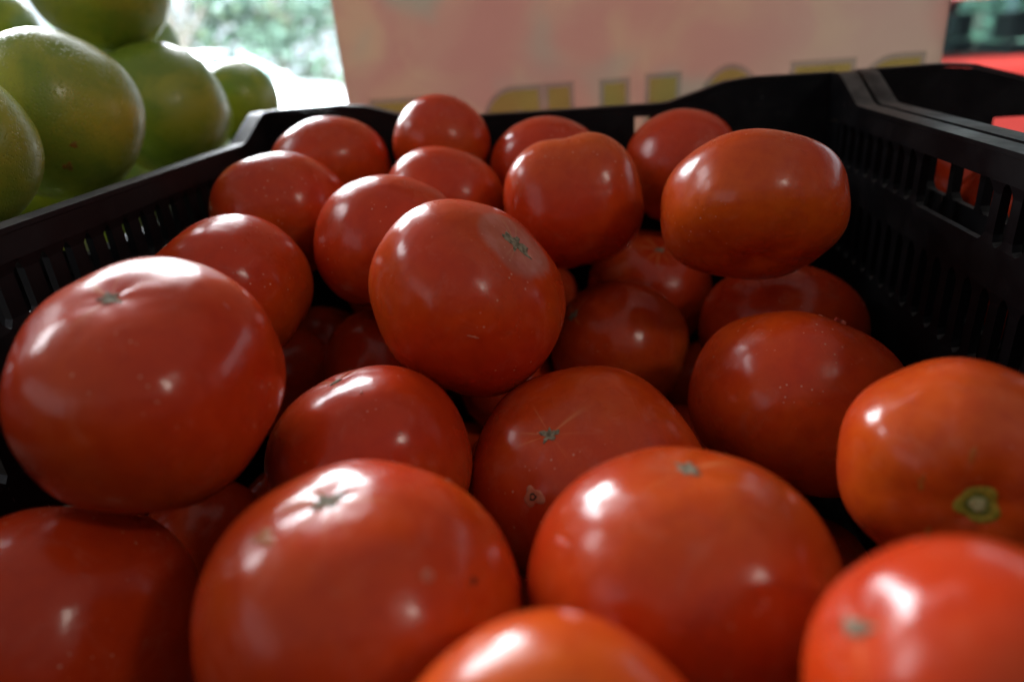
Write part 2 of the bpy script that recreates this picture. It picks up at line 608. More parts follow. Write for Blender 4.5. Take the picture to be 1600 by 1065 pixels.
def star(r, seed, arms=5, depth=0.5, stretch=1.0, rot=0.0):
    rg = random.Random(seed)
    ph = rg.random() * 6.28
    amp = [rg.uniform(0.35, 1.35) for _ in range(arms)]
    jit = [rg.uniform(-0.22, 0.22) for _ in range(48)]

    def f(a):
        k2 = ((a - ph) / (2 * math.pi) * arms) % arms
        i = int(k2)
        tri = 1 - abs((k2 - i) - 0.5) * 2
        base = (1 - depth) + depth * 1.4 * (tri ** 1.6) * amp[i % arms]
        base += jit[int(a / (2 * math.pi) * 48) % 48]
        e = 1.0 / math.sqrt((math.cos(a - rot) / stretch) ** 2 + (math.sin(a - rot)) ** 2)
        return r * base * e
    return f


def disc(r, seed=0, wob=0.12, stretch=1.0, rot=0.0):
    rg = random.Random(seed)
    p1, p2 = rg.random() * 6, rg.random() * 6

    def f(a):
        e = 1.0 / math.sqrt((math.cos(a - rot) / stretch) ** 2 + (math.sin(a - rot)) ** 2)
        return r * e * (1 + wob * math.sin(3 * a + p1) + wob * 0.6 * math.sin(5 * a + p2))
    return f


def axis_matrix(p, twist):
    p = np.array(p, float)
    p /= np.linalg.norm(p)
    a = np.array([0, 0, 1.]) if abs(p[2]) < .9 else np.array([1., 0, 0])
    u = np.cross(a, p)
    u /= np.linalg.norm(u)
    v = np.cross(p, u)
    c, s = math.cos(twist), math.sin(twist)
    return np.stack([c * u + s * v, -s * u + c * v, p], 1)


# centre, equatorial radius, height ratio, direction of the turned-up end, (seed, ribs, rib depth, lumpiness), orange, scar radius, arms, stretch, label
TOM = {
    'A': ((-0.1454, 0.19456, -0.09751), 0.043, 0.799, (-0.0116, -0.2579, 0.9661), (1, 5, 0.03, 0.045), 0.05, .0030, 5, 1.5, 'largest red tomato at the left, against the left crate wall, star scar on top'),
    'B': ((-0.18192, 0.30871, -0.11096), 0.043, 0.85, (-0.531, -0.1246, 0.8382), (2, 5, 0.03, 0.03), 0.0, .0026, 3, 2.2, 'red tomato with a streaky scar, right behind the largest left tomato'),
    'C': ((-0.18415, 0.40209, -0.09251), 0.04223, 0.821, (-0.3, 0.5, 0.8), (3, 5, 0.03, 0.03), 0.0, 0, 5, 1, 'red tomato with a broad white shine, beside the left rim corner'),
    'D': ((-0.17872, 0.47941, -0.07944), 0.0411, 0.791, (-0.2, 0.6, 0.8), (4, 5, 0.02, 0.03), 0.0, 0, 5, 1, 'red tomato in the back left corner of the crate'),
    'E': ((-0.10058, 0.49075, -0.06855), 0.03366, 0.917, (0.2, 0.7, 0.6), (5, 4, 0.01, 0.02), -0.05, 0, 5, 1, 'small round red tomato standing highest at the back, below the yellow letters'),
    'F': ((-0.10374, 0.34868, -0.09892), 0.04097, 0.862, (0.1, 0.5, 0.85), (6, 5, 0.015, 0.025), 0.0, 0, 5, 1, 'red tomato just left of and behind the centre tomato'),
    'G': ((-0.09028, 0.42914, -0.09429), 0.03669, 0.855, (0.2, 0.6, 0.7), (7, 5, 0.015, 0.025), 0.12, 0, 5, 1, 'tomato half hidden in front of the small round back tomato'),
    'H': ((-0.05351, 0.28573, -0.10697), 0.04453, 0.824, (0.6472, -0.1853, 0.7394), (8, 5, 0.03, 0.038), 0.12, 0.0050, 6, 1.9, 'centre tomato on top of the heap with a pale scuffed brown scar'),
    'I': ((-0.02792, 0.48175, -0.08824), 0.03901, 0.813, (0.0, 0.5, 0.8), (9, 5, 0.015, 0.02), 0.0, 0, 5, 1, 'red tomato against the back wall, mostly hidden behind a ribbed one'),
    'J': ((-0.00887, 0.40032, -0.09272), 0.04042, 0.912, (0.15, -0.35, -0.9), (10, 4, 0.05, 0.025), 0.05, 0, 5, 1, 'blocky ribbed red tomato behind the centre one, towards the back wall'),
    'K': ((0.06231, 0.48188, -0.09098), 0.03694, 0.986, (0.1, 0.5, 0.8), (11, 5, 0.02, 0.025), 0.0, 0, 5, 1, 'red tomato at the back wall behind the oblong orange one'),
    'L': ((0.07959, 0.34536, -0.08713), 0.043, 0.665, (0.05, 0.65, 0.75), (12, 4, 0.035, 0.03), 0.26, 0, 5, 1, 'oblong orange-red tomato lying high by the slatted right wall'),
    'M': ((0.04137, 0.47382, -0.17431), 0.04296, 0.884, (0.147, -0.402, 0.9038), (13, 5, 0.0, 0.015), 0.0, .0026, 4, 1.6, 'shaded red tomato low under the oblong one, faint scar on top'),
    'N': ((0.01564, 0.39165, -0.18032), 0.04112, 0.929, (-0.7199, -0.2258, 0.6563), (14, 5, 0.025, 0.03), 0.18, .0036, 5, 1.5, 'tomato tucked right of the centre one, brown scar at its left edge'),
    'O': ((0.1124, 0.39906, -0.17469), 0.04913, 0.768, (0.2, 0.5, 0.85), (15, 5, 0.02, 0.03), 0.05, 0, 5, 1, 'dark red tomato between the oblong one and the torn-skinned one'),
    'P': ((0.09392, 0.30054, -0.17155), 0.04848, 0.823, (0.35, 0.55, 0.75), (16, 5, 0.035, 0.045), 0.12, 0, 5, 1, 'red tomato with a torn scrap of skin on its top right'),
    'Q': ((0.11248, 0.19256, -0.13419), 0.03503, 0.892, (-0.2935, -0.9274, 0.2321), (17, 7, 0.020, 0.02), 0.08, 0, 5, 1, 'orange ribbed tomato showing its green stem end at the right edge'),
    'R': ((0.06733, 0.09164, -0.11341), 0.02803, 1.052, (-0.8186, 0.0537, 0.5718), (18, 5, 0.02, 0.03), 0.05, .0018, 5, 2.8, 'blurred tomato in the bottom right corner, closest to the lens there'),
    'S': ((0.0223, 0.15148, -0.14944), 0.04264, 0.985, (0.0444, 0.1529, 0.9872), (19, 5, 0.022, 0.03), 0.16, .0034, 6, 1.3, 'big front tomato right of centre with a star scar on top'),
    'U': ((-0.00902, 0.08084, -0.13129), 0.03389, 0.878, (0.1, 0.45, -0.9), (20, 5, 0.015, 0.025), 0.04, 0, 5, 1, 'tomato cut by the bottom edge in the middle, only its top showing'),
    'V': ((-0.06487, 0.13806, -0.14661), 0.04369, 0.999, (-0.053, -0.0125, 0.9985), (21, 5, 0.022, 0.032), 0.12, .0034, 4, 1.5, 'big front tomato left of centre with a ring-shaped blemish'),
    'W': ((-0.17578, 0.15592, -0.17585), 0.043, 1.058, (-0.0435, 0.5862, 0.809), (22, 5, 0.03, 0.03), -0.15, .0030, 4, 2.4, 'dark shaded tomato in the bottom left corner'),
    'X': ((-0.00357, 0.24338, -0.1745), 0.04929, 0.861, (-0.3225, -0.4385, 0.8389), (23, 5, 0.03, 0.03), 0.08, .0034, 5, 1.3, 'tomato below the centre one with a star scar and a dark pit'),
    'Y': ((-0.08654, 0.2219, -0.15008), 0.0387, 0.95, (-0.2892, 0.1248, 0.9491), (24, 5, 0.025, 0.025), 0.03, .0019, 5, 1.4, 'red tomato between the largest left one and the pitted one, tiny scar'),
    'a': ((-0.19919, 0.38411, -0.19555), 0.03376, 1.07, (0.0, 0.0, 1.0), (31, 5, 0.0, 0.01), 0.0, 0, 5, 1, 'shaded tomato in the gap right of the largest left tomato'),
    'b': ((-0.11957, 0.35561, -0.17254), 0.036, 0.947, (0.0, 0.5, 1.0), (32, 5, 0.0, 0.01), 0.0, 0, 5, 1, 'shaded tomato peeping out low at the left under the centre one'),
    'd': ((-0.20321, 0.27304, -0.22835), 0.02982, 0.964, (0.0, 0.5, 1.0), (33, 5, 0.0, 0.01), 0.0, 0, 5, 1, 'very dark tomato in the hollow above the bottom left corner tomato'),
    'e': ((0.10494, 0.29089, -0.26778), 0.03337, 0.928, (0.0, 0.5, 1.0), (34, 5, 0.0, 0.01), 0.1, 0, 5, 1, 'tomato glimpsed in the gap left of the orange stem-end tomato'),
    'g': ((-0.04089, 0.48282, -0.1862), 0.03353, 0.945, (0.0, 0.5, 1.0), (35, 5, 0.0, 0.01), 0.1, 0, 5, 1, 'sliver of tomato seen between the centre one and the ribbed one'),
}
GROUP = 'tomatoes heaped in the middle crate'
BUILT = {}
for key, (cen, R, k, p, sh, orange, sr, arms, stretch, label) in TOM.items():
    args = (k, sh[0], sh[1], sh[2], sh[3], 0.16, 0.03, {'L': 2.9, 'J': 2.5, 'P': 2.4, 'H': 2.4, 'A': 2.4}.get(key, 2.25))
    Rt = axis_matrix(p, sh[0] * 1.3)
    if key == 'Q':
        Rt = Rt @ np.diag([1, -1, -1.])
    mat = tomato_material(R, sh[0], orange, 0.75 if sr else 0.0, 0.5 if key == 'H' else 0.0)
    o = link_mesh('tomato', fruit_mesh('tomato', R, args), mat, None, True)
    M4 = Matrix([list(r) for r in Rt]).to_4x4()
    o.matrix_world = Matrix.Translation(P3(*cen)) @ M4
    tag(o, label, 'tomato', GROUP)
    BUILT[key] = (o, R, args)
    if sr:
        surface_patch('blossom_scar', o, R, args, (0.001, 0, 1), star(sr, sh[0], arms, 0.42, stretch, sh[0] * 1.1), MAT['scab'], 0.00035, 0.5)


def mark(key, name, d, outline, mat, lift=0.0003, dish=0.0):
    o, R, args = BUILT[key]
    return surface_patch(name, o, R, args, d, outline, mat, lift, dish)


mark('X', 'pale_rim', (0.526, 0.095, 0.845), disc(0.0034, 3, 0.2, 1.3), MAT['pale'], 0.00025)
mark('X', 'dark_pit', (0.526, 0.095, 0.845), disc(0.0015, 4, 0.12), MAT['pit'], 0.0004, 0.6)
mark('V', 'ring_blemish', (0.296, -0.636, 0.713), disc(0.0017, 5, 0.05), MAT['pale'], 0.0003)
mark('V', 'ring_centre', (0.296, -0.636, 0.713), disc(0.0007, 5, 0.05), MAT['torn'], 0.0005)
mark('V', 'dark_speck', (0.532, -0.642, 0.552), disc(0.0009, 6, 0.1), MAT['pit'], 0.0002)
mark('V', 'pale_speck', (0.769, 0.194, 0.609), disc(0.0010, 7, 0.1), MAT['pale'], 0.0005)
mark('V', 'olive_patch', (-0.375, -0.038, 0.926), disc(0.0022, 8, 0.25, 1.9, 0.4), MAT['patch'], 0.00012)
mark('H', 'skin_scratch', (0.767, -0.558, 0.317), disc(0.00045, 9, 0.2, 6.0, 0.3), MAT['pale'], 0.0002)
mark('A', 'skin_nick', (0.703, 0.402, 0.587), disc(0.0005, 10, 0.2, 3.0, 0.9), MAT['torn'], 0.0003)
mark('Y', 'skin_nick', (0.274, 0.438, 0.856), disc(0.00035, 11, 0.2, 3.0, 0.9), MAT['pale'], 0.0003)
mark('P', 'torn_skin', (0.461, 0.145, 0.875), star(0.0022, 12, 4, 0.6, 2.4, 0.6), MAT['torn'], 0.0016, 0.2)
for i, (dx, dy) in enumerate(((-0.25, 0.30), (-0.33, 0.12), (-0.12, 0.40), (0.12, -0.22))):
    mark('P', 'skin_scuff', (0.461 + dx, 0.145 + dy, 0.75), disc(0.0004, 20 + i, 0.3, 4.0, 0.7 * i), MAT['pale'], 0.00025)
# stem end of the orange tomato
mark('Q', 'stem_ring', (0.001, 0, -1), disc(0.0052, 40, 0.10), MAT['calyx'], 0.0004)
mark('Q', 'stem_groove', (0.001, 0, -1), disc(0.0033, 41, 0.08), MAT['calyx_dark'], 0.0007, 0.3)
mark('Q', 'stem_core', (0.001, 0, -1), disc(0.0021, 42, 0.1), MAT['calyx_core'], 0.0011)
for i in range(6):
    a = i * 1.05 + 0.4
    mark('Q', 'shoulder_streak', (0.42 * math.cos(a), 0.42 * math.sin(a), -0.80), disc(0.0007, 50 + i, 0.3, 3.5, [0.2, 1.2, 2.4][i % 3]), MAT['patch'], 0.0001)

# tomatoes lower in the heap, seen only as dark shapes in the gaps, and the ones they rest on
DEEP = [(-0.1424, 0.4234, -0.2295, 0.035), (-0.1073, 0.1569, -0.2312, 0.0364), (-0.0416, 0.3208, -0.2329, 0.0362),
        (0.0568, 0.2497, -0.2344, 0.0397), (-0.1193, 0.2273, -0.2526, 0.0318), (-0.0537, 0.3953, -0.2077, 0.0317),
        (-0.0247, 0.0771, -0.2288, 0.0316), (0.0784, 0.4446, -0.2411, 0.0348), (-0.131, 0.4551, -0.1586, 0.0394),
        (0.1008, 0.1505, -0.1988, 0.0353), (-0.1192, 0.3046, -0.2305, 0.0358), (0.0058, 0.151, -0.2521, 0.037),
        (-0.1864, 0.1949, -0.2443, 0.0359), (-0.0425, 0.4437, -0.2491, 0.0331), (0.0486, 0.3642, -0.248, 0.0368),
        (0.1257, 0.2074, -0.2624, 0.0351), (-0.188, 0.3371, -0.2627, 0.0324), (-0.0873, 0.3785, -0.2642, 0.0344),
        (-0.0152, 0.2579, -0.2643, 0.0365), (-0.1009, 0.477, -0.2266, 0.0332), (0.123, 0.3911, -0.2525, 0.0354),
        (-0.1957, 0.4541, -0.2047, 0.0319), (-0.0522, 0.3726, -0.1472, 0.0319)]
deep_args = (0.93, 61, 5, 0.01, 0.012, 0.14, 0.02)
deep_me = fruit_mesh('tomato', 0.036, deep_args, 64, 40)
deep_me.materials.append(tomato_material(0.036, 61, 0.0, 0.0))
for p_ in deep_me.polygons:
    p_.use_smooth = True
rg = random.Random(4)
for x, y, z, r in DEEP:
    o = link_mesh('tomato', deep_me)
    o.location = P3(x, y, z)
    o.scale = (r / 0.036,) * 3
    o.rotation_euler = (rg.uniform(-.6, .6), rg.uniform(-.6, .6), rg.uniform(0, 6))
    tag(o, 'tomato deep in the heap, nearly lost in the shade below the top layer', 'tomato', 'tomatoes buried in the heap')

# tomatoes in the right-hand crate, seen through the slots
SIDE = [(0.240, 0.470, -0.117, .040), (0.236, 0.385, -0.110, .041), (0.242, 0.300, -0.114, .040), (0.238, 0.215, -0.116, .039),
        (0.322, 0.430, -0.130, .040), (0.325, 0.340, -0.127, .041), (0.320, 0.250, -0.133, .040), (0.280, 0.345, -0.195, .038),
        (0.275, 0.430, -0.198, .036), (0.278, 0.260, -0.200, .036)]
for i, (x, y, z, r) in enumerate(SIDE):
    o = link_mesh('tomato', deep_me)
    o.location = P3(x, y, z)
    o.scale = (r / 0.036,) * 3
    o.rotation_euler = (rg.uniform(-.6, .6), rg.uniform(-.6, .6), rg.uniform(0, 6))
    tag(o, 'red tomato in the right-hand crate, glimpsed between the wall slats', 'tomato', 'tomatoes in the right-hand crate')

# ------------------------------------------------------------------ green oranges on the left
CIT = [((-.312, .402, -.027), .048, 0.10, 'big yellow-green orange in front, shining along its upper right edge'),
       ((-.324, .533, -.035), .047, 0.0, 'dark green orange just right of the biggest one'),
       ((-.384, .66, -.05), .045, 0.25, 'brownish green orange showing only a sliver behind the dark green one'),
       ((-.374, .764, -.047), .042, -0.05, 'smallest green orange, farthest right against the bright street'),
       ((-.308, .306, -.030), .046, 0.12, 'yellow-green orange cut by the left edge, lowest of the pile'),
       ((-.533, .628, .034), .047, 0.0, 'green orange in the top left corner of the picture'),
       ((-.357, .548, .052), .047, -0.05, 'green orange on top of the pile, cut by the top edge')]
for i, (cen, R, ripe, label) in enumerate(CIT):
    args = (0.95, 80 + i, 9, 0.004, 0.018, 0.03, 0.015)
    o = link_mesh('green_orange', fruit_mesh('green_orange', R, args, 80, 52), citrus_material(80 + i, ripe), None, True)
    Rt = axis_matrix((0.5 - 0.2 * i, -0.5, 0.6 - 0.25 * i) if i else (-0.55, -0.62, 0.56), i)
    o.matrix_world = Matrix.Translation(P3(*cen)) @ Matrix([list(r) for r in Rt]).to_4x4()
    tag(o, label, 'orange', 'green oranges heaped in the left crate')
    if i == 0:
        surface_patch('stem_button', o, R, args, (0.001, 0, 1), star(0.0040, 7, 6, 0.3), MAT['calyx_dark'], 0.0006, 0.4)
        surface_patch('peel_spot', o, R, args, Rt.T @ np.array((0.66, -0.70, -0.26)), disc(0.0018, 3, 0.2), MAT['rust'], 0.00015)
        surface_patch('peel_spot', o, R, args, Rt.T @ np.array((0.50, -0.70, -0.50)), disc(0.0026, 4, 0.25), MAT['rust'], 0.00015)
UNDER = [(-.317, .350, -.128, .046), (-.325, .446, -.128, .047), (-.322, .545, -.132, .046), (-.330, .640, -.134, .045), (-.338, .735, -.136, .045),
         (-.425, .400, -.100, .046), (-.420, .495, -.085, .047), (-.430, .590, -.110, .047), (-.455, .690, -.085, .046), (-.445, .775, -.118, .045),
         (-.535, .560, -.080, .047), (-.545, .655, -.095, .047), (-.445, .705, .010, .046)]
under_args = (0.95, 95, 9, 0.004, 0.018, 0.03, 0.015)
under_me = fruit_mesh('green_orange', 0.046, under_args, 64, 40)
under_me.materials.append(citrus_material(95, 0.0))
for p_ in under_me.polygons:
    p_.use_smooth = True
for x, y, z, r in UNDER:
    o = link_mesh('green_orange', under_me)
    o.location = P3(x, y, z)
    o.scale = (r / 0.046,) * 3
    o.rotation_euler = (rg.uniform(-1, 1), rg.uniform(-1, 1), rg.uniform(0, 6))
    tag(o, 'green orange low in the left crate, in shade under the top ones', 'orange', 'green oranges under the top layer')

# ------------------------------------------------------------------ printed sign behind the crate
SY = 0.640
sign = empty('sign_board', P3(0.04, SY, ZF))
sx0, sx1 = -0.213, 0.291
t = NT('faded_printed_card')
co = t.obj()
b1 = t.noise(co, 7.0, 3.0, 0.5, 0.6)
b2 = t.noise(t.offset(co, (3, 1, 7)), 13.0, 3.0, 0.5, 0.8)
b3 = t.noise(t.offset(co, (9, 4, 2)), 10.0, 2.0, 0.5, 0.4)
sp = t.n('ShaderNodeSeparateXYZ')
t.put(sp.inputs[0], co)
col = t.mix(t.ramp(b1, 0.38, 0.62), (0.43, 0.305, 0.25), (0.415, 0.265, 0.23))
col = t.mix(t.ramp(b2, 0.48, 0.66, 0, 0.55), col, (0.46, 0.36, 0.265))
col = t.mix(t.ramp(b3, 0.54, 0.68, 0, 0.8), col, (0.35, 0.32, 0.27))
col = t.mix(t.ramp(sp.outputs[0], 0.02, 0.22, 0, 0.55), col, (0.42, 0.365, 0.32))
vo = t.n('ShaderNodeTexVoronoi')
t.put(vo.inputs['Vector'], co)
vo.inputs['Scale'].default_value = 9.0
col = t.mix(t.ramp(vo.outputs['Distance'], 0.45, 0.2, 0, 0.45), col, (0.42, 0.235, 0.21))
t.set(color=col, rough=0.75, spec=0.2)
tr = t.n('ShaderNodeBsdfTranslucent')
t.put(tr.inputs[0], col)
mx = t.n('ShaderNodeMixShader')
mx.inputs[0].default_value = 0.82
t.t.links.new(t.bsdf.outputs[0], mx.inputs[1])
t.t.links.new(tr.outputs[0], mx.inputs[2])
t.t.links.new(mx.outputs[0], t.out.inputs[0])
bm = bmesh.new()
bm_prism(bm, [(sx0 - 0.04, 0.0), (sx1 - 0.04, 0.0), (sx1 - 0.046, 0.72), (sx0 - 0.040, 0.72)], 'y', 0.0, 0.0025)
link_mesh('board', bm_mesh('board', bm, 0.0008, 1), t.m, sign)


def print_ink(name, c, film, cover):
    """thin ink: part of the light passes into the card below, part is scattered by the pigment"""
    t_ = NT(name)
    nz_ = t_.noise(t_.obj(), 60.0, 3.0, 0.5)
    t_.set(color=t_.mix(nz_, tuple(v * 0.88 for v in c), c), rough=0.75, spec=0.15)
    tr_ = t_.n('ShaderNodeBsdfTransparent')
    tr_.inputs[0].default_value = (*film, 1)
    mx_ = t_.n('ShaderNodeMixShader')
    mx_.inputs[0].default_value = cover
    t_.t.links.new(tr_.outputs[0], mx_.inputs[1])
    t_.t.links.new(t_.bsdf.outputs[0], mx_.inputs[2])
    t_.t.links.new(mx_.outputs[0], t_.out.inputs[0])
    return t_.m


MAT['letter'] = print_ink('yellow_print', (1.0, 0.80, 0.38), (1.0, 0.97, 0.60), 0.14)
MAT['letter_edge'] = print_ink('grey_print_outline', (0.42, 0.39, 0.36), (0.88, 0.91, 0.90), 0.18)


def arc(cx, cz, rx, rz, a0, a1, n=10):
    return [(cx + rx * math.cos(math.radians(a0 + (a1 - a0) * i / n)), cz + rz * math.sin(math.radians(a0 + (a1 - a0) * i / n))) for i in range(n + 1)]


def letter_mesh(name, loops, grow, y, depth):
    cu = bpy.data.curves.new(name, 'CURVE')
    cu.dimensions = '2D'
    cu.fill_mode = 'BOTH'
    cu.extrude = depth
    cu.offset = grow
    for lp in loops:
        s = cu.splines.new('POLY')
        s.points.add(len(lp) - 1)
        for q, (px, pz) in zip(s.points, lp):
            q.co = (px, pz, 0, 1)
        s.use_cyclic_u = True
    tmp = bpy.data.objects.new(name, cu)
    C.objects.link(tmp)
    dg = bpy.context.evaluated_depsgraph_get()
    me = bpy.data.meshes.new_from_object(tmp.evaluated_get(dg))
    bpy.data.objects.remove(tmp, do_unlink=True)
    for v in me.vertices:
        v.co = (v.co.x, y + v.co.z, v.co.y)
    return me


LH = 0.075     # letter height


def loops_rev_r(x0, x1, top):
    b = top - LH
    w = 0.015
    r = 0.024
    outer = [(x1, b), (x1, top)] + arc(x0 + r, top - r, r, r, 90, 180, 8) + arc(x0 + r, top - 0.034, r, 0.014, 180, 250, 5) + [(x0, b), (x0 + w, b), (x1 - w - 0.004, top - 0.048), (x1 - w, top - 0.048), (x1 - w, b)]
    hole = [(x1 - w, top - 0.016), (x1 - w, top - 0.034), (x0 + w + 0.004, top - 0.034), (x0 + w, top - 0.028), (x0 + w + 0.003, top - 0.018)]
    return [outer, hole]


def loops_u(x0, x1, top):
    w = 0.018
    b = top - LH
    return [[(x0, top), (x0, b + 0.02)] + arc((x0 + x1) / 2, b + 0.022, (x1 - x0) / 2, 0.022, 190, 350, 10) + [(x1, top), (x1 - w, top), (x1 - w, b + 0.024)] + arc((x0 + x1) / 2, b + 0.026, (x1 - x0) / 2 - w, 0.01, 350, 190, 8) + [(x0 + w, top)]]


def loops_bar(x0, x1, top):
    return [[(x0, top - LH), (x1 - 0.002, top - LH), (x1, top), (x0 + 0.003, top)]]


def loops_o(x0, x1, top):
    cx, cz = (x0 + x1) / 2, top - LH / 2
    return [arc(cx, cz, (x1 - x0) / 2, LH / 2, 0, 350, 28), arc(cx, cz, (x1 - x0) / 2 - 0.014, LH / 2 - 0.014, 0, 350, 28)]


def loops_rev_e(x0, x1, top):
    b = top - LH
    w = 0.014
    return [[(x1, b), (x1, top), (x0, top), (x0, top - w), (x1 - w, top - w), (x1 - w, top - 0.03), (x0 + 0.008, top - 0.03), (x0 + 0.008, top - 0.044), (x1 - w, top - 0.044), (x1 - w, b + w), (x0, b + w), (x0, b)]]


for fn, x0, x1, top in ((loops_rev_e, -.188, -.140, -.0505), (loops_rev_r, -.086, -.041, -.0470), (loops_u, -.032, .034, -.0468),
                        (loops_bar, .052, .077, -.0450), (loops_o, .098, .146, -.0415), (loops_rev_e, .174, .218, -.0435), (loops_rev_r, .229, .272, -.0425)):
    lps = [[(a - 0.04, b_ - ZF) for a, b_ in lp] for lp in fn(x0, x1, top)]
    ed = link_mesh('letter_outline', letter_mesh('letter_outline', lps[:1], 0.0042, -0.0006, 0.0003), MAT['letter_edge'], sign)
    link_mesh('letter', letter_mesh('letter', lps, 0.0, -0.0014, 0.0003), MAT['letter'], sign)
tag(sign, 'faded pink printed sign with yellow letters behind the middle crate', 'sign')

# ------------------------------------------------------------------ parked cars
MAT['tyre'] = plain('tyre_rubber', (0.02, 0.02, 0.02), 0.9)
MAT['rim'] = plain('wheel_alloy', (0.55, 0.55, 0.57), 0.3, 0.9)
MAT['lamp'] = plain('lamp_glass', (0.7, 0.7, 0.72), 0.1)
MAT['red_lamp'] = plain('tail_lamp', (0.5, 0.02, 0.02), 0.15)
t = NT('car_glass')
t.set(color=(0.012, 0.018, 0.020), rough=0.04, spec=0.6)
tr = t.n('ShaderNodeBsdfTransparent')
tr.inputs[0].default_value = (0.72, 0.82, 0.80, 1)
mx = t.n('ShaderNodeMixShader')
mx.inputs[0].default_value = 0.18
t.t.links.new(tr.outputs[0], mx.inputs[1])
t.t.links.new(t.bsdf.outputs[0], mx.inputs[2])
t.t.links.new(mx.outputs[0], t.out.inputs[0])
MAT['glass'] = t.m
MAT['trim'] = plain('black_trim', (0.015, 0.015, 0.016), 0.5)


